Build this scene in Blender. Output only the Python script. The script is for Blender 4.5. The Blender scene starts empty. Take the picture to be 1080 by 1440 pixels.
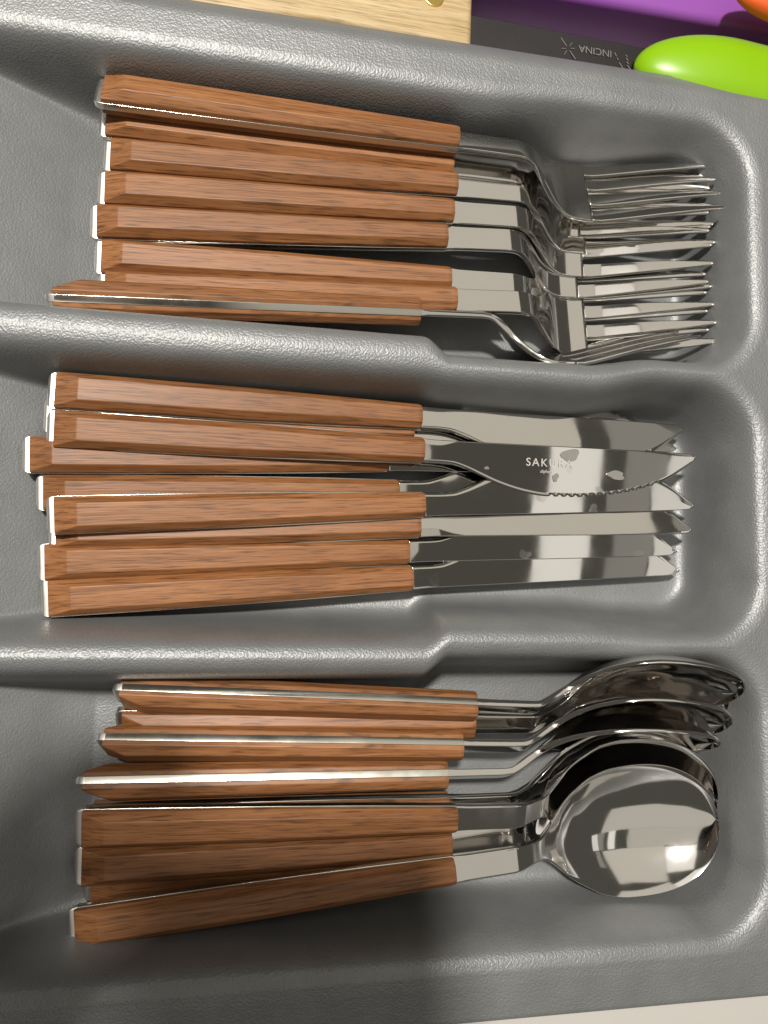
import bpy, bmesh, math, random
import numpy as np
from mathutils import Matrix, Vector

S = 0.001                      # everything below is written in millimetres
scene = bpy.context.scene
COL = scene.collection
random.seed(7)

# ------------------------------------------------------------------ camera
F = 1083.0                     # focal length in photo pixels (1080 wide)
_vx = np.array([5650., 212., F]); _vy = np.array([222., -11450., F])
_X = _vx / np.linalg.norm(_vx)
_Y = _vy - _vy.dot(_X) * _X; _Y /= np.linalg.norm(_Y)
_Z = np.cross(_X, _Y)
ROT = np.stack([_X, _Y, _Z])   # columns: image right, image down, view direction
CAM = np.array([0., 0., 25.]) - ROT[:, 2] * 250.0

cd = bpy.data.cameras.new('camera'); cam = bpy.data.objects.new('camera', cd); COL.objects.link(cam)
cd.sensor_fit = 'HORIZONTAL'; cd.sensor_width = 36.0; cd.lens = 36.0 * F / 1080.0
cd.clip_start = 0.005; cd.clip_end = 50
r, d, f = ROT[:, 0], ROT[:, 1], ROT[:, 2]
cam.matrix_world = Matrix(((r[0], -d[0], -f[0], CAM[0]*S), (r[1], -d[1], -f[1], CAM[1]*S),
                           (r[2], -d[2], -f[2], CAM[2]*S), (0, 0, 0, 1)))
scene.camera = cam

def at(px, py, z):
    """point of the place, at height z, seen at a photo pixel"""
    v = ROT @ np.array([(px-540)/F, (py-720)/F, 1.0])
    return CAM + v * ((z - CAM[2]) / v[2])

# ------------------------------------------------------------------ world, lamps, exposure
w = bpy.data.worlds.new('World'); scene.world = w; w.use_nodes = True
w.node_tree.nodes['Background'].inputs[0].default_value = (0.092, 0.086, 0.075, 1)
w.node_tree.nodes['Background'].inputs[1].default_value = 1.0
scene.view_settings.view_transform = 'Standard'; scene.view_settings.look = 'None'
scene.view_settings.exposure = 0.0; scene.view_settings.gamma = 1.0
try:
    scene.cycles.use_denoising = True
    scene.cycles.blur_glossy = 4.0
    scene.cycles.sample_clamp_indirect = 12.0
    scene.cycles.max_bounces = 12
    scene.cycles.glossy_bounces = 8
except Exception:
    pass

def lamp(name, loc, target, power, sx, sy=None, color=(1, .9, .76), shape=None):
    l = bpy.data.lights.new(name, 'AREA'); o = bpy.data.objects.new(name, l); COL.objects.link(o)
    l.energy = power; l.color = color
    l.shape = shape or ('DISK' if sy is None else 'RECTANGLE'); l.size = sx
    if sy: l.size_y = sy
    o.location = loc
    q = (Vector(target) - Vector(loc)).to_track_quat('-Z', 'Y'); o.rotation_euler = q.to_euler()
    return o

# the lamp stands where the phone's top corner throws its shadow onto the lowest spoons
KEY = CAM + ROT @ np.array([12., -12., -9.]) - at(618, 1088, 22); KEY /= np.linalg.norm(KEY)
lamp('kitchen_lamp', tuple(KEY * 1.4), (0, 0, 0), 24.5, 0.105, color=(1, .945, .865))
def panel(name, u0, u1, v0, v1, rad, color, h=1.3):  # area lamp added out of view, for bands mirrored in the steel and fill
    x0, x1, y0, y1 = [k * h + c for k, c in ((u0, .065), (u1, .065), (v0, 0), (v1, 0))]
    lamp(name, ((x0+x1)/2, (y0+y1)/2, h), ((x0+x1)/2, (y0+y1)/2, 0), rad * math.pi * (x1-x0) * (y1-y0), x1-x0, y1-y0, color)
panel('ceiling_glow', -.05, .58, .10, .95, .60, (1, .93, .80))
panel('ceiling_glow', -.55, .60, -.75, -.27, .52, (1, .94, .83))
panel('ceiling_glow', -.55, .23, -.268, .098, .50, (1, .94, .82))
panel('glow_panel', -.55, -.055, .12, .72, .95, (1, .95, .86), 1.26)  # extra panel added around the lamp to turn the steel butt ends white
panel('bright_strip', .425, .515, -.27, .08, .95, (1, .97, .91))
panel('grey_strip', .56, .645, -.27, .08, .22, (1, .95, .86))
panel('tip_panel', .65, .88, -.27, .08, .80, (1, .97, .91))  # added bright panel that whitens the knife tips
panel('grey_strip', .64, .80, .10, .50, .24, (1, .95, .86))

# ------------------------------------------------------------------ materials
class N:
    def __init__(s, name):
        s.m = bpy.data.materials.new(name); s.m.use_nodes = True
        s.t = s.m.node_tree; s.b = s.t.nodes['Principled BSDF']
    def new(s, typ, **kw):
        n = s.t.nodes.new(typ)
        for k, v in kw.items():
            if k in n.inputs.keys(): n.inputs[k].default_value = v
            else: setattr(n, k, v)
        return n
    def link(s, a, b): s.t.links.new(a, b)
    def ramp(s, fac, stops):
        n = s.new('ShaderNodeValToRGB'); e = n.color_ramp.elements
        while len(e) < len(stops): e.new(.5)
        for el, (p, c) in zip(e, stops):
            el.position = p; el.color = (c, c, c, 1) if isinstance(c, (int, float)) else (*c, 1)
        s.link(fac, n.inputs[0]); return n.outputs[0]
    def coords(s, scale=(1, 1, 1), rand=0.0):
        tc = s.new('ShaderNodeTexCoord'); mp = s.new('ShaderNodeMapping'); mp.inputs['Scale'].default_value = scale
        s.link(tc.outputs['Object'], mp.inputs[0])
        if rand:
            oi = s.new('ShaderNodeObjectInfo'); mu = s.new('ShaderNodeMath', operation='MULTIPLY'); mu.inputs[1].default_value = rand
            s.link(oi.outputs['Random'], mu.inputs[0])
            cb = s.new('ShaderNodeCombineXYZ'); [s.link(mu.outputs[0], cb.inputs[i]) for i in range(3)]
            s.link(cb.outputs[0], mp.inputs['Location'])
        return mp.outputs[0]

def simple(name, col, rough=.5, metal=0.0, spec=.5):
    n = N(name); n.b.inputs['Base Color'].default_value = (*col, 1); n.b.inputs['Roughness'].default_value = rough
    n.b.inputs['Metallic'].default_value = metal; n.b.inputs['Specular IOR Level'].default_value = spec
    return n

def make_tray_mat():
    n = N('grey_grained_plastic'); b = n.b
    co = n.coords()
    no = n.new('ShaderNodeTexNoise', Scale=90.0, Detail=3.0); n.link(co, no.inputs['Vector'])
    n.link(n.ramp(no.outputs['Fac'], [(.3, (.222, .231, .234)), (.7, (.252, .261, .264))]), b.inputs['Base Color'])
    b.inputs['Roughness'].default_value = .47; b.inputs['Specular IOR Level'].default_value = .5; b.inputs['Metallic'].default_value = .42
    # leather grain: warped cells with soft valleys
    wz = n.new('ShaderNodeTexNoise', Scale=420.0, Detail=1.0); n.link(co, wz.inputs['Vector'])
    mx = n.new('ShaderNodeMix', data_type='VECTOR'); mx.inputs[0].default_value = .0012
    n.link(co, mx.inputs[4]); n.link(wz.outputs['Color'], mx.inputs[5])
    vo = n.new('ShaderNodeTexVoronoi', feature='SMOOTH_F1', Scale=1500.0); vo.inputs['Smoothness'].default_value = .45
    n.link(mx.outputs[1], vo.inputs['Vector'])
    n2 = n.new('ShaderNodeTexNoise', Scale=1500.0, Detail=2.0); n.link(co, n2.inputs['Vector'])
    ad = n.new('ShaderNodeMath', operation='MULTIPLY_ADD'); ad.inputs[1].default_value = .7
    n.link(n2.outputs['Fac'], ad.inputs[0]); n.link(vo.outputs['Distance'], ad.inputs[2])
    bp = n.new('ShaderNodeBump', Strength=.42, Distance=.00032); bp.invert = True
    # the moulded grain is crisp on the rims and worn soft lower down
    sx = n.new('ShaderNodeSeparateXYZ'); n.link(n.coords(), sx.inputs[0])
    mr = n.new('ShaderNodeMapRange'); mr.inputs['From Min'].default_value = .018; mr.inputs['From Max'].default_value = .034
    mr.inputs['To Min'].default_value = .22; mr.inputs['To Max'].default_value = .37
    n.link(sx.outputs['Z'], mr.inputs[0]); n.link(mr.outputs[0], bp.inputs['Strength'])
    n.link(ad.outputs[0], bp.inputs['Height']); n.link(bp.outputs[0], b.inputs['Normal'])
    return n.m

def make_wood(name, dark, mid, light, fleck=.5, rough=.44):
    n = N(name); b = n.b
    c1 = n.coords((24, 760, 210), 40.0)
    g = n.new('ShaderNodeTexNoise', Scale=1.0, Detail=6.0, Roughness=.66, Distortion=.9); n.link(c1, g.inputs['Vector'])
    base = n.ramp(g.outputs['Fac'], [(.28, dark), (.47, mid), (.72, light)])
    c2 = n.coords((100, 2300, 600), 60.0)
    p = n.new('ShaderNodeTexNoise', Scale=1.0, Detail=2.0, Roughness=.5); n.link(c2, p.inputs['Vector'])
    fl = n.ramp(p.outputs['Fac'], [(.33, fleck), (.47, 1.0)])
    mx = n.new('ShaderNodeMix', data_type='RGBA', blend_type='MULTIPLY'); mx.inputs[0].default_value = 1.0
    n.link(base, mx.inputs[6]); n.link(fl, mx.inputs[7])
    c3 = n.coords((14, 70, 40), 25.0)                    # slow drift of tone along a handle
    d3 = n.new('ShaderNodeTexNoise', Scale=1.0, Detail=2.0); n.link(c3, d3.inputs['Vector'])
    m3 = n.new('ShaderNodeMix', data_type='RGBA', blend_type='MULTIPLY'); m3.inputs[0].default_value = 1.0
    n.link(mx.outputs[2], m3.inputs[6]); n.link(n.ramp(d3.outputs['Fac'], [(.3, (.88, .85, .82)), (.7, (1.06, 1.05, 1.03))]), m3.inputs[7]); mx = m3
    oi = n.new('ShaderNodeObjectInfo')
    hv = n.new('ShaderNodeHueSaturation')
    mr = n.new('ShaderNodeMapRange'); mr.inputs['To Min'].default_value = .86; mr.inputs['To Max'].default_value = 1.12
    n.link(oi.outputs['Random'], mr.inputs[0]); n.link(mr.outputs[0], hv.inputs['Value'])
    n.link(mx.outputs[2], hv.inputs['Color']); n.link(hv.outputs[0], b.inputs['Base Color'])
    b.inputs['Roughness'].default_value = rough; b.inputs['Specular IOR Level'].default_value = .38
    bp = n.new('ShaderNodeBump', Strength=.25, Distance=.0002)
    n.link(p.outputs['Fac'], bp.inputs['Height']); n.link(bp.outputs[0], b.inputs['Normal'])
    return n.m

def make_steel(name, col, r0, r1, spots=False, bump=.0):
    n = N(name); b = n.b
    b.inputs['Metallic'].default_value = 1.0; b.inputs['Base Color'].default_value = (*col, 1)
    co = n.coords((1, 1, 1), 3.0)
    no = n.new('ShaderNodeTexNoise', Scale=70.0, Detail=4.0, Roughness=.6); n.link(co, no.inputs['Vector'])
    rr = n.new('ShaderNodeMapRange'); rr.inputs['From Min'].default_value = .35; rr.inputs['From Max'].default_value = .7
    rr.inputs['To Min'].default_value = r0; rr.inputs['To Max'].default_value = r1
    n.link(no.outputs['Fac'], rr.inputs[0])
    out = rr.outputs[0]
    if spots:      # dried water spots dull the polish
        wn = n.new('ShaderNodeTexNoise', Scale=150.0, Detail=2.0); n.link(co, wn.inputs['Vector'])
        wm = n.new('ShaderNodeMix', data_type='VECTOR'); wm.inputs[0].default_value = .006; n.link(co, wm.inputs[4]); n.link(wn.outputs['Color'], wm.inputs[5])
        vo = n.new('ShaderNodeTexVoronoi', Scale=62.0); n.link(wm.outputs[1], vo.inputs['Vector'])
        sp = n.ramp(vo.outputs['Distance'], [(.0, .02), (.13, .06), (.17, .0)])
        ad = n.new('ShaderNodeMath', operation='ADD'); n.link(out, ad.inputs[0]); n.link(sp, ad.inputs[1]); out = ad.outputs[0]
    n.link(out, b.inputs['Roughness'])
    if bump:
        n3 = n.new('ShaderNodeTexNoise', Scale=45.0, Detail=1.0); n.link(co, n3.inputs['Vector'])
        bp = n.new('ShaderNodeBump', Strength=.3, Distance=bump); n.link(n3.outputs['Fac'], bp.inputs['Height']); n.link(bp.outputs[0], b.inputs['Normal'])
    return n.m

M_TRAY = make_tray_mat()
M_WOOD = make_wood('red_brown_oak_laminate', (.128, .049, .018), (.260, .111, .042), (.360, .166, .070), fleck=.50)
M_PALE = make_wood('pale_rubberwood', (.34, .23, .10), (.56, .42, .22), (.70, .57, .36), fleck=.6, rough=.5)
M_BUTT = make_steel('glare_end_steel', (.74, .72, .69), .36, .46)  # paler and rougher than the tang steel, puts white glare on its end
M_CUT = make_steel('cut_edge_steel', (.58, .56, .50), .15, .24)
M_STEEL = make_steel('polished_steel', (.66, .64, .61), .05, .11, spots=True)
M_BLADE = make_steel('blade_steel', (.64, .62, .585), .025, .06, spots=True)
M_SPOON = make_steel('mirror_steel', (.68, .66, .635), .05, .11)
M_KNIFE = make_steel('dull_blade_steel', (.10, .095, .10), .2, .3)
M_ENGR = simple('etched_steel', (.62, .60, .56), .55, 1.0).m
M_FAINT = simple('worn_etching', (.34, .33, .32), .5, 1.0).m
M_BRASS = simple('brass', (.72, .52, .16), .3, 1.0).m

# ------------------------------------------------------------------ mesh helpers
def mesh_obj(name, verts, faces, mat, parent=None, normals=None, smooth=True):
    me = bpy.data.meshes.new(name); me.from_pydata([tuple(np.asarray(v) * S) for v in verts], [], faces); me.update()
    if smooth: me.polygons.foreach_set('use_smooth', [True] * len(me.polygons))
    if normals is not None: me.normals_split_custom_set_from_vertices([tuple(x) for x in normals])
    me.materials.append(mat)
    o = bpy.data.objects.new(name, me); COL.objects.link(o)
    if parent: o.parent = parent
    return o

def loft(loops, cap0=True, cap1=True):
    """closed cross-section loops -> verts, faces, area-weighted normals, loop size"""
    n = len(loops[0]); V = np.concatenate([np.asarray(l, float) for l in loops]); Fs = []
    for i in range(len(loops) - 1):
        for j in range(n):
            k = (j + 1) % n
            Fs.append((i*n + j, i*n + k, (i+1)*n + k, (i+1)*n + j))
    if cap0: Fs.append(tuple(range(n))[::-1])
    if cap1: Fs.append(tuple((len(loops)-1)*n + j for j in range(n)))
    N_ = np.zeros_like(V)
    for fc in Fs:
        p = V[list(fc)]; c = np.zeros(3)
        for a in range(1, len(fc) - 1): c += np.cross(p[a]-p[0], p[a+1]-p[0])
        for i in fc: N_[i] += c
    N_ /= np.maximum(np.linalg.norm(N_, axis=1, keepdims=True), 1e-12)
    return V, Fs, N_, n

def orient(loops):
    """make the loft's normals point outward"""
    a, b = np.asarray(loops[0]), np.asarray(loops[1])
    m = len(loops)//2; L0, L1 = np.asarray(loops[m]), np.asarray(loops[m+1] if m+1 < len(loops) else loops[m-1])
    c = L0.mean(0); nrm = np.cross(L0[1]-L0[0], L1[0]-L0[0])
    if m+1 >= len(loops): nrm = -nrm
    return loops if nrm.dot(L0[0]-c) > 0 else [np.asarray(l)[::-1] for l in loops]

def pieces(loops, cuts, specs, parent, ranges_caps=True):
    """one loft cut into several meshes at station indices, normals kept continuous"""
    loops = orient(loops); V, Fs, N_, n = loft(loops)
    out = []; ed = [0] + list(cuts) + [len(loops) - 1]
    for q, (name, mat) in enumerate(specs):
        a, b = ed[q], ed[q+1]
        fs = [fc for fc in Fs if len(fc) == 4 and n != 4 and a <= min(fc)//n and max(fc)//n <= b] if n != 4 else \
             [fc for fc in Fs if a <= min(fc)//n and max(fc)//n <= b and min(fc)//n != max(fc)//n]
        if q == 0: fs = fs + [tuple(range(n))[::-1]]
        if q == len(specs) - 1: fs = fs + [tuple((len(loops)-1)*n + j for j in range(n))]
        lo, hi = a*n, (b+1)*n
        fs = [tuple(i - lo for i in fc) for fc in fs]
        out.append(mesh_obj(name, V[lo:hi], fs, mat, parent, N_[lo:hi]))
    return out

def pchip(xs, ys):
    xs = np.asarray(xs, float); ys = np.asarray(ys, float); h = np.diff(xs); dl = np.diff(ys)/h
    m = np.zeros_like(ys); m[0] = dl[0]; m[-1] = dl[-1]
    for i in range(1, len(xs)-1):
        if dl[i-1]*dl[i] > 0:
            w1 = 2*h[i]+h[i-1]; w2 = h[i]+2*h[i-1]; m[i] = (w1+w2)/(w1/dl[i-1]+w2/dl[i])
    def f_(x):
        x = np.clip(np.asarray(x, float), xs[0], xs[-1]); i = np.clip(np.searchsorted(xs, x)-1, 0, len(h)-1)
        t = (x-xs[i])/h[i]
        return ((1+2*t)*(1-t)**2*ys[i] + t*(1-t)**2*h[i]*m[i] + t*t*(3-2*t)*ys[i+1] + t*t*(t-1)*h[i]*m[i+1])
    return f_

def strip_section(x, zc, tz, w, t, b=.35, yc=0.0, nx=0.0):
    """flat bar section at x: normal tilted in xz by (nx,tz)"""
    h = w/2; b = min(b, h*.45, t*.42)
    pts = [(-h+b, t/2), (h-b, t/2), (h, t/2-b), (h, -t/2+b), (h-b, -t/2), (-h+b, -t/2), (-h, -t/2+b), (-h, t/2-b)]
    return np.array([(x + nx*q, yc + p, zc + tz*q) for p, q in pts])

def path_sections(xs, zf, wf, tf, b=.35, ycf=None):
    out = []
    for x in xs:
        e = .05; dz = (float(zf(x+e)) - float(zf(x-e))) / (2*e); l = math.hypot(1, dz)
        out.append(strip_section(x, float(zf(x)), 1/l, float(wf(x)), float(tf(x)), .16 if x < 119 else b, float(ycf(x)) if ycf else 0.0, -dz/l))
    return out

def bevelled(name, bm, mat, parent, off=.25, seg=2, smooth=False):
    bmesh.ops.recalc_face_normals(bm, faces=bm.faces)
    if off: bmesh.ops.bevel(bm, geom=list(bm.edges), offset=off, segments=seg, profile=.5, affect='EDGES', clamp_overlap=True)
    bmesh.ops.scale(bm, vec=(S, S, S), verts=bm.verts)
    me = bpy.data.meshes.new(name); bm.to_mesh(me); bm.free()
    if smooth: me.polygons.foreach_set('use_smooth', [True]*len(me.polygons))
    me.materials.append(mat); o = bpy.data.objects.new(name, me); COL.objects.link(o)
    if parent: o.parent = parent
    return o

def bm_loft(loops):
    bm = bmesh.new(); rows = [[bm.verts.new(tuple(p)) for p in l] for l in loops]
    n = len(rows[0])
    for a, b in zip(rows, rows[1:]):
        for j in range(n): bm.faces.new((a[j], a[(j+1) % n], b[(j+1) % n], b[j]))
    bm.faces.new(rows[0][::-1]); bm.faces.new(rows[-1]); return bm

def bm_box(x0, x1, y0, y1, z0, z1):
    return bm_loft([[(x, y0, z0), (x, y1, z0), (x, y1, z1), (x, y0, z1)] for x in (x0, x1)])

def empty(name, label, cat, group=None):
    o = bpy.data.objects.new(name, None); COL.objects.link(o); o.empty_display_size = .01
    o['label'] = label; o['category'] = cat
    if group: o['group'] = group
    return o

def tag(o, label, cat, group=None):
    o['label'] = label; o['category'] = cat
    if group: o['group'] = group
    return o

# ------------------------------------------------------------------ the tray
def sstep(x, a, b):
    t = np.clip((x-a)/(b-a), 0, 1); return t*t*(3-2*t)

def steps(x, v0, *ch):
    y = np.full_like(x, v0)
    for x0, wd, v in ch: y = y + (v - v0) * sstep(x, x0-wd/2, x0+wd/2); v0 = v
    return y

def build_tray():
    dx = .62
    xs = np.arange(-160, 170.01, dx); ys = np.arange(-153.2, 159.01, dx)
    Xg, Yg = np.meshgrid(xs, ys)
    px = np.array([-9, -6, -3.5, -1.5, 0, 1.3, 2.5, 3.6, 4.8, 6.0, 7.2, 8.6, 10.6, 13.5, 18, 40.])
    pz = np.array([37, 37, 36.6, 35.7, 34.0, 31.0, 26.5, 21.0, 15.0, 9.8, 6.3, 4.2, 2.7, 2.1, 2.0, 2.0])
    prof = pchip(px, pz)
    comps = [
        (steps(Xg, 138.8, (45, 40, 141.5)), steps(Xg, 56.2, (15, 9, 50.6), (80, 28, 54.5)), 127.0),
        (steps(Xg, 43.6, (15, 9, 42.6), (80, 28, 47.5)),   steps(Xg, -41.2, (16, 9, -36.2), (78, 26, -38.0)), 127.0),
        (steps(Xg, -50.2, (16, 9, -45.0)), np.full_like(Xg, -133.5), 127.0)]
    Z = np.full_like(Xg, 37.0)
    # soft flange beyond the rims
    Z -= .16 * np.maximum(0, -138.5 - Yg) - .06*np.clip(-138.5-Yg, 0, 4)
    Z -= 3.0 * np.clip((Yg - 152) / 7, 0, 1)**2
    def rmin(a, b, r):
        return np.where((a < r) & (b < r), r - np.hypot(np.maximum(r-a, 0), np.maximum(r-b, 0)), np.minimum(a, b))
    for top, bot, xr in comps:
        a = top - Yg; b = Yg - bot; c = xr - Xg
        dd = np.minimum(rmin(a, c, 20.0), rmin(b, c, 20.0))
        zc = prof(dd)
        ramp = 2.0 + np.where(Xg < -89, (-89 - Xg)*.52, 0); k = 9.0     # sloping finger end on the left
        ramp = np.minimum(ramp, 37.0)
        hh = np.clip(.5 + .5*(ramp - zc)/k, 0, 1); up = zc*(1-hh) + ramp*hh + k*hh*(1-hh)*.9
        zc = np.minimum(up, np.maximum(zc, 37.0)) if False else np.minimum(up, 37.0)
        Z = np.where(dd > -9, np.minimum(Z, zc), Z)
    # sheet with a turned-down outer edge
    nx, ny = len(xs), len(ys)
    V = np.stack([Xg, Yg, Z], -1).reshape(-1, 3)
    idx = np.arange(nx*ny).reshape(ny, nx)
    q = np.stack([idx[:-1, :-1], idx[:-1, 1:], idx[1:, 1:], idx[1:, :-1]], -1).reshape(-1, 4)
    ring = np.concatenate([idx[0, :-1], idx[:-1, -1], idx[-1, :0:-1], idx[:0:-1, 0]])
    cen = np.array([5, 0, 0]); extra = []; fs = []
    prev = ring; base = len(V); n = len(ring)
    for k_, (o_, dz) in enumerate([(.9, -.5), (1.3, -1.6), (1.5, -22.0)]):
        P = V[ring].copy(); dirx = np.where(P[:, 0] <= xs[0]+.01, -1, np.where(P[:, 0] >= xs[-1]-.01, 1, 0)); diry = np.where(P[:, 1] <= ys[0]+.01, -1, np.where(P[:, 1] >= ys[-1]-.01, 1, 0))
        P[:, 0] += dirx*o_; P[:, 1] += diry*o_; P[:, 2] += dz
        P[:, 2] = np.maximum(P[:, 2], 1.0)
        extra.append(P); cur = base + np.arange(n) + k_*n
        nxt = np.roll(np.arange(n), -1)
        fs.append(np.stack([prev, cur, cur[nxt], prev[nxt]], -1)); prev = cur
    V = np.concatenate([V] + extra); q = np.concatenate([q] + fs)
    me = bpy.data.meshes.new('cutlery_tray'); me.vertices.add(len(V)); me.vertices.foreach_set('co', (V*S).astype(np.float32).ravel())
    me.loops.add(q.size); me.loops.foreach_set('vertex_index', q.astype(np.int32).ravel())
    me.polygons.add(len(q)); me.polygons.foreach_set('loop_start', np.arange(0, q.size, 4, dtype=np.int32))
    me.polygons.foreach_set('use_smooth', np.ones(len(q), dtype=bool)); me.update(calc_edges=True); me.validate()
    me.materials.append(M_TRAY)
    o = bpy.data.objects.new('cutlery_tray', me); COL.objects.link(o)
    tag(o, 'grey grained plastic cutlery tray with three long compartments', 'cutlery tray')
build_tray()

# ------------------------------------------------------------------ the drawer around it
drawer = empty('drawer', 'white painted kitchen drawer that the grey tray sits in', 'drawer')
M_WHITE = simple('white_painted_board', (.50, .485, .455), .45).m
bevelled('bottom_panel', bm_box(-230, 230, -200, 330, -12, -.6), M_WHITE, drawer, .8)
bevelled('side_panel', bm_box(-230, 230, -200, -152, -.5, 31.5), M_WHITE, drawer, 1.2, 3)

# ------------------------------------------------------------------ cutlery prototypes (butt at x=0, +z is the face)
JX = 118.0
TANG_W = pchip([0, .4, 1.0, 1.8, 3.2, 60, JX, 124, 130], [7.6, 9.5, 10.8, 11.5, 11.8, 11.1, 8.8, 8.1, 8.0])
BUTT = 6
TANG_X = [0, .2, .4, .7, 1.1, 1.8, 3.2, 30, 60, 90, 117.5]

def handle_scales(parent):
    for sg in (1, -1):
        loops = []
        for x, tk in ((2.5, 0.0), (9.5, 1.0), (60, 1.0), (116.8, 1.0), (JX, .9)):
            wd = float(TANG_W(max(x, 3.2))) - .55
            if x == JX: wd -= .5
            u = x/JX; h = 4.3 - .9*u; sd = 1.5 - .1*u; p = wd*.62 - 1.0*u*.5
            top = sd + .35 + (h - sd - .35)*tk
            if tk == 0: p = wd*.9
            z0 = 1.05
            l = [(x, -wd/2, z0), (x, wd/2, z0), (x, wd/2, z0+sd), (x, p/2, z0+top), (x, -p/2, z0+top), (x, -wd/2, z0+sd)]
            loops.append([(a, b, c*sg) for a, b, c in l])
        bevelled('handle_scale', bm_loft(loops), M_WOOD, parent, .22, 2)

def make_fork():
    root = empty('fork', '', 'fork', 'wooden handled dinner forks in the top compartment')
    zf = pchip([0, 138, 141, 144, 147, 150, 153, 156, 159, 162, 165.5, 170, 176], [0, 0, -.15, -1.0, -3.2, -6.2, -9.0, -11.3, -12.9, -13.8, -14.1, -14.1, -13.7])
    wf0 = pchip([JX, 124, 144, 147, 149.5, 152, 155, 158, 161, 164, 167, 172], [8.5, 8.1, 8.1, 8.8, 10.6, 14.0, 19.6, 24.0, 26.8, 28.0, 28.4, 28.4])
    wf = lambda x: TANG_W(x) if x < JX else wf0(x)
    tf = pchip([0, .4, 1.1, JX, 150, 163, 171], [.9, 1.6, 2.35, 2.35, 2.1, 1.8, 1.7])
    xs = TANG_X + [JX, 121, 126, 132, 137] + list(np.arange(139, 171.01, 1.0))
    loops = path_sections(xs, zf, wf, tf)
    cap, tang, head = pieces(loops, [BUTT, len(TANG_X)], [('end_cap', M_BUTT), ('tang', M_CUT), ('fork_head', M_STEEL)], root)
    # four tines, each rooted in the head
    zt = pchip([169, 173, 178, 184, 194, 206, 218], [-14.1, -14.0, -13.0, -11.4, -8.7, -5.9, -3.4])
    for k in (-1.5, -.5, .5, 1.5):
        y0 = k*7.7; y1 = k*7.2
        ycf = lambda x, a=y0, b=y1: a + (b-a)*(x-170)/47
        wt = pchip([169, 172, 176, 190, 203, 213, 216.4, 217.5], [5.2, 5.2, 5.0, 4.4, 3.4, 2.3, 1.9, 1.0])
        tt = pchip([169, 172, 190, 212, 217.5], [1.66, 1.66, 1.6, 1.3, .7])
        tl = path_sections([170.2, 171.5, 174, 178, 182, 186, 190, 194, 198, 202, 206, 210, 213, 215, 216.5, 217.5], zt, wt, tt, .4, ycf)
        tl = orient(tl); V, Fs, N_, n = loft(tl); mesh_obj('tine', V, Fs, M_STEEL, head, N_)
    handle_scales(root); return root

def make_knife():
    root = empty('table_knife', '', 'knife', 'wooden handled steak knives in the middle compartment')
    loops = path_sections(TANG_X, pchip([0, 130], [0, 0]), TANG_W, pchip([0, .4, 1.1, 130], [.9, 1.6, 2.35, 2.35]))
    pieces(loops, [BUTT], [('end_cap', M_BUTT), ('tang', M_CUT)], root)
    back = pchip([117.5, 124, 134, 151, 180, 200, 205, 207], [4.1, 3.9, 4.0, 4.2, 4.5, 4.6, 4.4, 3.4])
    edge = pchip([117.5, 124, 128, 132, 137, 142, 147, 151.5, 158, 166, 173.6, 180, 186, 191, 195.7, 199, 201.8, 205, 207],
                 [-4.1, -3.95, -4.1, -5.2, -7.3, -9.5, -11.2, -12.3, -13.1, -13.0, -12.3, -11.3, -9.8, -8.1, -6.0, -4.0, -1.9, 1.0, 2.9])
    tb = pchip([117.5, 126, 150, 207], [2.1, 2.0, 1.5, 1.1])
    te = pchip([117.5, 124, 130, 140, 207], [2.1, 2.0, 1.2, .5, .4])
    xs = list(np.arange(117.5, 157.5, 1.25)) + list(np.arange(157.5, 206.6, .3)) + [207]
    st = lambda x: x if x < 126 else 126 + (x-126)*1.15     # real length of the blade
    loops = []
    for x in xs:
        b_, e_ = float(back(x)), float(edge(x)); t1, t2 = float(tb(x))/2, float(te(x))/2
        wd = b_ - e_; g = min(1.4, wd*.2)
        ee = e_
        if 158.5 < x < 195:
            ph = ((x-158.5) % 2.6)/2.6; ee = e_ + min(.7, wd*.06)*max(0.0, 1 - ((ph-.5)/.36)**2)**.5
        tm = t2 + (t1-t2)*.18 + .12*min(1, max(0, (x-124)/20))
        tm = min(tm, t1)
        bb = .3
        X_ = x; x = st(x)
        loops.append(np.array([(x, ee, t2), (x, e_+g, tm), (x, (b_+e_)/2, (tm+t1)/2), (x, b_-bb, t1), (x, b_, t1-bb*.8),
                               (x, b_, -t1+bb*.8), (x, b_-bb, -t1), (x, (b_+e_)/2, -(tm+t1)/2), (x, e_+g, -tm), (x, ee, -t2)]))
    loops = orient(loops); V, Fs, N_, n = loft(loops); NN = N_.reshape(-1, n, 3)
    for k in range(n):            # keep the ground flats flat: the serrated edge must not bend their normals
        pass
    P = np.asarray(loops); edgecol = [k for k in range(n) if abs(P[100, k, 1] - P[100, :, 1].min()) < .01]
    midcols = [k for k in range(n) if abs(P[100, k, 1] - P[100, :, 1].mean()) < 5.5 and k not in edgecol and abs(P[100, k, 1] - P[100, :, 1].max()) > 2]
    for k in range(n):
        if k in edgecol or abs(P[100, k, 1] - P[100, :, 1].max()) < 1.0: continue
        best = min((m for m in range(n) if P[100, m, 2]*P[100, k, 2] > 0 and m not in edgecol and abs(P[100, m, 1] - P[100, :, 1].max()) > 2), key=lambda m: -P[100, m, 1])
        NN[:, k] = NN[:, best]
    blade = mesh_obj('blade', V, Fs, M_BLADE, root, NN.reshape(-1, 3))
    handle_scales(root); return root, blade

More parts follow.
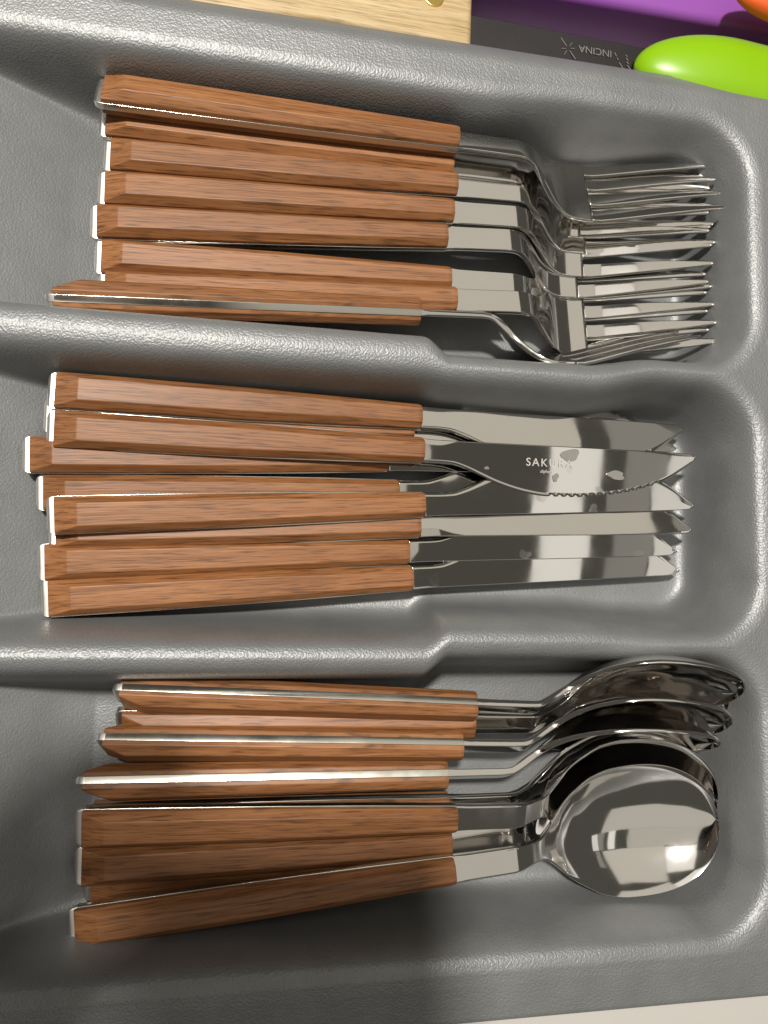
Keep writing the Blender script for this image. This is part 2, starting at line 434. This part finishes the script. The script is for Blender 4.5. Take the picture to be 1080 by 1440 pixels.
def make_spoon():
    root = empty('spoon', '', 'spoon', 'wooden handled soup spoons in the bottom compartment')
    zf = pchip([0, 136, 139, 143, 147, 151, 155, 160, 166, 175, 186, 200, 214, 223], [0, 0, -.2, -1.9, -4.2, -6.4, -8.0, -9.2, -9.8, -9.9, -9.6, -8.8, -7.7, -7.0])
    wl = pchip([JX, 124, 136, 141, 146, 149, 152, 156, 161, 167, 174, 182, 188], [8.5, 8.1, 8.1, 7.6, 6.9, 7.0, 9.0, 15.0, 24.5, 32.5, 39.6, 43.0, 43.6])
    def wf(x):
        if x < JX: return float(TANG_W(x))
        if x < 188: return float(wl(x))
        return 43.6*max(0, 1 - ((x-188)/31.5)**2.35)**(1/2.25)
    xs = TANG_X + [JX, 122, 127, 132, 135, 137.5] + list(np.arange(139, 188, 1.0)) + [188 + 31.5*math.sin(a) for a in np.linspace(.03, math.pi/2*.985, 36)]
    sc = lambda x: x if x < 138 else 138 + (x-138)*.925
    vs = np.linspace(-1, 1, 21)
    dpt = pchip([0, 149, 153, 158, 166, 176, 187, 200, 211, 218, 223], [0, 0, .8, 2.5, 5.0, 7.3, 8.2, 7.4, 5.0, 2.4, .5])
    tkf = pchip([0, .4, 1.1, JX, 150, 165, 223], [.9, 1.6, 2.35, 2.35, 2.1, 1.5, 1.4])
    loops = []
    for x in xs:
        e = .05; zc = float(zf(x)); w2 = wf(x)/2; dp = float(dpt(x)); t = float(tkf(x)); b = min(.18 if x < 119 else .3, w2*.3)
        sl = (float(zf(x+e))-float(zf(x-e)))/(2*e)
        l = math.hypot(1, sl) if x < 160 else 1.0; nx = -sl/l if x < 160 else 0.0; nz = 1/l
        top = []; bot = []; x = sc(x)
        flat = 1 - min(1, max(0, (x-149)/12))
        for v in vs:
            s_ = 1 - abs(v)**2.2
            y = v*(w2 - b*(.0)); zt = -dp*s_
            th = t*(1 + .0*s_)
            top.append((x + nx*t/2, v*(w2-b), zc + nz*(t/2) + zt)); bot.append((x - nx*t/2, v*(w2-b), zc - nz*(t/2) + zt*1.02))
        side_r = [(x + nx*(t/2-b), w2, zc + nz*(t/2-b)), (x - nx*(t/2-b), w2, zc - nz*(t/2-b))]
        side_l = [(x - nx*(t/2-b), -w2, zc - nz*(t/2-b)), (x + nx*(t/2-b), -w2, zc + nz*(t/2-b))]
        loops.append(np.array(top + side_r + bot[::-1] + side_l))
    i0 = len(TANG_X); i1 = next(i for i, x in enumerate(xs) if x >= 150)
    pieces(loops, [BUTT, i0, i1], [('end_cap', M_BUTT), ('tang', M_CUT), ('stem', M_STEEL), ('bowl', M_SPOON)], root)
    handle_scales(root); return root

def copy_tree(o, parent=None):
    c = o.copy(); COL.objects.link(c)
    if parent: c.parent = parent
    for ch in list(o.children): copy_tree(ch, c)
    return c

def pose(o, bx, by, jx, jy, roll, dz=0.0, off=0.0, z=None, sc=1.0):
    """butt and junction seen at photo pixels; the handle is 118 mm long, which fixes its height"""
    if z is None:
        lo, hi = -20., 80.
        for _ in range(60):
            m = (lo+hi)/2
            if np.linalg.norm(at(bx, by, m) - at(jx, jy, m+dz)) > JX: lo = m
            else: hi = m
        z = (lo+hi)/2
    B = at(bx, by, z); J = at(jx, jy, z+dz)
    u = (J-B)/np.linalg.norm(J-B)
    up = np.array([0, 0, 1.]) - u[2]*u; up /= np.linalg.norm(up); y = np.cross(up, u)
    a = math.radians(roll); yr = y*math.cos(a) + up*math.sin(a); ur = -y*math.sin(a) + up*math.cos(a)
    mid = (B+J)/2 - yr*off; B = mid - u*JX*(sc if sc < .972 else 1.0)/2
    o.matrix_world = Matrix(((u[0], yr[0], ur[0], B[0]*S), (u[1], yr[1], ur[1], B[1]*S), (u[2], yr[2], ur[2], B[2]*S), (0, 0, 0, 1))) @ Matrix.Scale(sc, 4)

TW = 5.2
FORKS = [
 (131,130,646,200, -21, 3, 0, 25.5, 'topmost wooden handled fork, rolled on its side against the far wall, dark neck'),
 (139,171,636,233, -2, 4, 0, 17.5, 'second fork from the top, half in the shadow of the rolled fork above it'),
 (146,220,641,263, -3, 5, 0, None, 'third fork from the top, its butt end set furthest in from the left'),
 (138,267,636,300, -3, 5, 0, None, 'fourth fork from the top, between two close parallel forks'),
 (127,314,627,335, -3, 5, 0, None, 'fifth fork from the top, just above the dark wedge shaped gap'),
 (133,363,632,395, -2, 4, 0, None, 'sixth fork from the top, just below the dark wedge shaped gap'),
 (138,408,640,423, -6, 5, 0, None, 'fork mostly hidden behind the one on edge, its head lying in full view'),
 (61,418,594,440, -66, 0, -TW, None, 'lowest fork, standing on edge against the divider with its steel strip up'),
]
KNIVES = [   # flip 180: cutting edge away from the spoons
 (62,585,579,605, 177, -3, 0, None, 'knife under the two upper ones, only its round back peeping out above them'),
 (67,550,590,588, -4, -4, 0, None, 'topmost knife in the middle compartment, plain tan blade with a serrated tip'),
 (32,640,557,647, 182, -4, 0, None, 'knife whose butt sticks out furthest left, blade hidden under the lettered one'),
 (51,693,571,692, 184, -2, 0, None, 'knife with only a short curved neck showing below the lettered blade'),
 (76,747,583,739, 178, 1.5, 0, 14.5, 'knife with a dark shaded handle and a plain round tipped blade'),
 (66,725,595,710, 184, -1.5, 0, None, 'knife below the lettered one with a pointed tip and its edge upward'),
 (52,791,574,775, 184, -.5, 0, 13.5, 'second knife from the bottom with a bright band across its blade'),
 (57,842,579,812, 184, -1, 0, 13.5, 'lowest knife in the middle compartment, nearest the spoons'),
 (66,603,594,634, 5, -.5, 0, None, 'top knife of the pile with SAKURA lettering and a full serrated blade'),
]
SPOONS = [
 (161,1015,668,1017, 34, 8, 0, 14, 'second spoon from the top, only a thin pinkish facet of its handle showing'),
 (158,966,673,985, 62, 9, TW, 23, 'topmost spoon, on edge under the divider with a dark steel strip'),
 (131,1036,656,1042, 63, 9, TW, 22, 'third spoon from the top, on edge with a grey steel strip'),
 (101,1098,635,1086, 70, 9, TW, 20, 'spoon on edge with the brightest, cream coloured steel strip'),
 (110,1154,639,1133, 24, 5, 0, 11, 'spoon almost hidden between the cream stripped one and the shaded handles'),
 (107,1162,639,1149, 10, 6, 0, 15, 'uppermost shaded handle spoon lying face up, its bowl behind the clear one'),
 (113,1242,636,1198, 6, 0, 0, 7, 'spoon buried under two others, dark neck and a sliver of handle'),
 (102,1217,635,1182, 0, 3, 0, 11.5, 'second lowest shaded spoon, with a cream coloured neck'),
 (99,1304,635,1222, -1, 7, 0, 16, 'lowest spoon, whose whole bowl reflects the room'),
]
SHORT = {SPOONS[1][8]: .955, SPOONS[2][8]: .955, SPOONS[3][8]: .965, SPOONS[0][8]: .96, SPOONS[4][8]: .97, KNIVES[2][8]: .974, KNIVES[3][8]: .974}   # scaled down so bowls clear the tray wall and covered tips stay covered
fork = make_fork(); knife, blade0 = make_knife(); spoon = make_spoon()
for proto, table in ((fork, FORKS), (knife, KNIVES), (spoon, SPOONS)):
    for i, (a, b, c, e, roll, dz, off, z, lab) in enumerate(table):
        o = proto if i == 0 else copy_tree(proto)
        o['label'] = lab; pose(o, a, b, c, e, roll, dz, off, z, SHORT.get(lab, 1.0))
        if 'SAKURA' in lab: top_knife = o
        if 'topmost knife' in lab: tan_knife = o

# ------------------------------------------------------------------ lettering etched on the blades
def text_mesh(name, body, size, spacing, mat, parent, mtx):
    c = bpy.data.curves.new(name, 'FONT'); c.body = body; c.size = size*S; c.space_character = spacing; c.extrude = .02*S; c.align_x = 'CENTER'
    t = bpy.data.objects.new(name, c); COL.objects.link(t)
    bpy.context.view_layer.update()
    me = bpy.data.meshes.new_from_object(t.evaluated_get(bpy.context.evaluated_depsgraph_get()))
    bpy.data.objects.remove(t); me.materials.append(mat)
    o = bpy.data.objects.new(name, me); COL.objects.link(o); o.parent = parent; o.matrix_local = mtx
    return o
def blade_of(o): return next(ch for ch in o.children if ch.name.startswith('blade'))
def etched(o):
    b = blade_of(o)
    text_mesh('lettering', 'SAKURA', 3.9, 1.25, M_ENGR, b, Matrix.Translation((163.0*S, -3.0*S, .77*S)))
    text_mesh('lettering', 'alphen', 1.6, 1.05, M_ENGR, b, Matrix.Translation((162.0*S, -5.2*S, .77*S)))
etched(top_knife)
M_STAIN = simple('dried_water_stain', (.66, .635, .59), .24, 1.0).m
def stain(o, cx, cy, rx, ry, seed):
    rnd = random.Random(seed); n = 18; ph = [rnd.uniform(0, 6.28) for _ in range(3)]
    pts = []
    for k in range(n):
        a = 2*math.pi*k/n; q = 1 + .16*math.sin(2*a+ph[0]) + .12*math.sin(3*a+ph[1]) + .07*math.sin(5*a+ph[2])
        pts.append((cx + rx*q*math.cos(a), cy + ry*q*math.sin(a)))
    bm = bmesh.new()
    lo = [bm.verts.new((x, y, .70)) for x, y in pts]; hi = [bm.verts.new((cx+(x-cx)*.96, cy+(y-cy)*.96, .775)) for x, y in pts]
    bm.faces.new(hi)
    for k in range(n): bm.faces.new((lo[k], lo[(k+1) % n], hi[(k+1) % n], hi[k]))
    bevelled('water_stain', bm, M_STAIN, blade_of(o), 0)
for c_ in ((170.5, 1.4, 3.0, 2.4, 1), (165.5, -6.6, 1.1, 1.4, 2), (140.5, -4.6, .8, .6, 3), (188, -4.6, 3.6, 1.5, 5)): stain(top_knife, *c_)

# ------------------------------------------------------------------ things beyond the far rim of the tray
def big_knife():
    root = empty('kitchen_knife', 'large kitchen knife with a pale wooden handle and brass rivet behind the tray', 'kitchen knife')
    P = at(660, 30, 27); P2 = at(872, 68, 27)
    u = (P2-P); u[2] = 0; u /= np.linalg.norm(u); ang = math.atan2(u[1], u[0])
    root.matrix_world = Matrix.Translation(Vector(P)*S) @ Matrix.Rotation(ang, 4, 'Z')
    loops = []
    for x, y0, y1 in ((-112, -18, 18), (-90, -15, 15), (-50, -12, 15), (-20, -12, 17), (0, -14, 20)):
        loops.append([(x, y0, -9), (x, y1, -9), (x, y1, 4), (x, y0, 4)])
    bevelled('handle', bm_loft(loops), M_PALE, root, 2.2, 4, True)
    for x in (-14, -50, -86):
        bm = bmesh.new(); bmesh.ops.create_cone(bm, cap_ends=True, segments=24, radius1=3.6, radius2=3.5, depth=1.0, matrix=Matrix.Translation((x, 3.2, 4.05)))
        bevelled('rivet', bm, M_BRASS, root, .15)
    loops = []
    for x, y0, y1 in ((.2, -16, 3.5), (40, -17, 3.2), (90, -17, 2.4), (130, -14, 1.5), (150, -5, .8)):
        loops.append([(x, y0, -2.4), (x, y1, -3.2), (x, y1, -1.2), (x, y0, -2.0)])
    bl = bevelled('blade', bm_loft(loops), M_KNIFE, root, .15)
    # upside-down maker's marks
    rot = Matrix.Rotation(math.pi, 4, 'Z')
    text_mesh('lettering', 'INCINA', 3.8, 1.0, M_FAINT, bl, Matrix.Translation((48*S, -.6*S, -1.2*S)) @ rot)
    def dash(x0, y0, x1, y1, wd=.22):
        bm = bmesh.new(); q = np.array([x1-x0, y1-y0]); q = np.array([-q[1], q[0]])/np.linalg.norm(q)*wd/2
        bm.faces.new([bm.verts.new((a, b, -1.18)) for a, b in ((x0+q[0], y0+q[1]), (x1+q[0], y1+q[1]), (x1-q[0], y1-q[1]), (x0-q[0], y0-q[1]))])
        bevelled('engraved_stroke', bm, M_FAINT, bl, 0)
    for a, l in ((-52, 4.6), (128, 4.6), (10, 2.6), (190, 2.6), (60, 3.0), (240, 3.0)):
        ca, sa = math.cos(math.radians(a)), math.sin(math.radians(a)); dash(37.5+ca*1.0, -2.6+sa*1.0, 37.5+ca*l, -2.6+sa*l, .28 if l > 4 else .16)
    for x0, y0, x1, y1 in ((55.6, -1.0, 56.3, -2.4), (56.6, -3.0, 57.0, -3.6), (57.4, -4.6, 58.9, -6.6), (60.0, -1.2, 60.6, -1.8), (60.1, -2.3, 60.9, -3.2), (60.3, -3.7, 61.1, -4.5), (60.5, -5.0, 61.8, -6.4)):
        dash(x0, y0, x1, y1, .34)
big_knife()

def capsule_handle(name, label, cat, mat, P, u, length, wd, th, lift=0):
    """rounded moulded handle, round end at P, running along u"""
    loops = []; n = 20
    for s_ in list(np.linspace(0.004, 1, 16)**1.6*wd*1.25) + [length*.6, length]:
        k = math.sqrt(max(0, 1-(1-min(1, s_/(wd*1.25)))**2)); k *= 1 - .12*max(0, (s_-wd*1.3)/length)
        loops.append([(s_, wd/2*k*math.copysign(abs(math.cos(t))**.85, math.cos(t)), th/2*k*math.copysign(abs(math.sin(t))**.85, math.sin(t))) for t in np.linspace(0, 2*math.pi, n, endpoint=False)])
    loops = orient(loops); V, Fs, N_, _ = loft(loops)
    o = mesh_obj(name, V, Fs, mat, None, N_); ang = math.atan2(u[1], u[0])
    o.matrix_world = Matrix.Translation(Vector(P)*S) @ Matrix.Rotation(ang, 4, 'Z')
    return tag(o, label, cat)
M_GREEN = simple('lime_green_plastic', (.235, .47, .004), .33).m
M_PURPLE = simple('purple_plastic', (.27, .075, .38), .42).m
M_ORANGE = simple('orange_plastic', (.78, .12, .02), .4).m
Pg = at(892, 84, 27)
capsule_handle('utensil_handle', 'lime green rounded handle of a utensil lying behind the tray', 'utensil', M_GREEN, Pg + np.array([0, -2.0, 0]), (1, -.06), 130, 31, 24)

def purple():
    A = at(760, -6, 26); B = at(1080, 48, 26); u = B-A; u[2] = 0; u /= np.linalg.norm(u)
    loops = []
    for x in (-60, 0, 60, 130):
        loops.append([(x, 0, -25), (x, 46, -25), (x, 46, 2), (x, 0, 2)])
    o = bevelled('knife_cover', bm_loft(loops), M_PURPLE, None, 3.2, 4, True)
    o.matrix_world = Matrix.Translation(Vector(A)*S) @ Matrix.Rotation(math.atan2(u[1], u[0]), 4, 'Z')
    tag(o, 'purple plastic slab with a rounded edge behind the green handle', 'knife cover')
purple()
Po = at(1046, 6, 42)
capsule_handle('scissors_handle', 'orange plastic handle lying on the purple slab at the corner', 'handle', M_ORANGE, Po + np.array([-4, 6, 0]), (1, -.1), 60, 17, 10)

# ------------------------------------------------------------------ the phone that took the photograph; its shadow falls on the spoons
def phone():
    root = empty('phone', 'dark phone held above the tray to take the photograph', 'phone')
    M_PH = simple('black_phone_glass', (.012, .012, .014), .12).m
    loops = []
    bm = bm_box(-64, 12, -138, 12, 5, 13)
    bevelled('phone_body', bm, M_PH, root, 3.5, 4, True)
    bm = bmesh.new(); bmesh.ops.create_cone(bm, cap_ends=True, segments=32, radius1=6.5, radius2=6.5, depth=1.4, matrix=Matrix.Translation((-20, 0, 4.4)))
    bevelled('camera_lens', bm, M_PH, root, .3)
    root.matrix_world = cam.matrix_world.copy()
phone()

def hand():
    """left hand holding the phone by its long side (millimetres: right, up, behind the lens)"""
    joints = [(-170, -200, 75, 30), (-150, -140, 58, 27), (-128, -95, 38, 25), (-104, -48, 22, 22), (-98, -12, 18, 19)]
    V = [j[:3] for j in joints]; Rr = [j[3] for j in joints]; E_ = [(i, i+1) for i in range(4)]
    def chain(root_i, pts):
        p = root_i
        for x, y, z, r_ in pts: V.append((x, y, z)); Rr.append(r_); E_.append((p, len(V)-1)); p = len(V)-1
    chain(4, [(-100, 14, 12, 10), (-86, 26, 0, 9), (-66, 24, -6, 8), (-50, 20, -5, 7)])
    chain(4, [(-102, -8, 8, 10), (-90, 0, -4, 9.5), (-66, -2, -8, 8.5), (-46, -4, -6, 7)])
    chain(3, [(-102, -30, 8, 10), (-90, -26, -4, 9), (-66, -28, -8, 8), (-48, -30, -6, 7)])
    chain(3, [(-102, -54, 8, 9), (-88, -54, -3, 8), (-66, -56, -7, 7), (-54, -58, -5, 6)])
    chain(3, [(-92, -36, 30, 12), (-76, -18, 30, 10), (-62, -2, 24, 8.5), (-52, 8, 20, 7)])
    me = bpy.data.meshes.new('hand'); me.from_pydata([tuple(c*S for c in v) for v in V], E_, []); me.update()
    o = bpy.data.objects.new('hand', me); COL.objects.link(o)
    sk = o.modifiers.new('skin', 'SKIN'); sk.use_smooth_shade = True
    for q, r_ in zip(me.skin_vertices[0].data, Rr): q.radius = (r_*S, r_*S)
    me.skin_vertices[0].data[0].use_root = True
    sub = o.modifiers.new('sub', 'SUBSURF'); sub.levels = sub.render_levels = 2
    n = simple('skin', (.50, .27, .18), .45); n.b.inputs['Subsurface Weight'].default_value = .1; n.b.inputs['Subsurface Radius'].default_value = (.004, .002, .001)
    me.materials.append(n.m); o.matrix_world = cam.matrix_world.copy()
    tag(o, 'bare left hand and wrist holding the dark phone by its long side', 'hand')
hand()
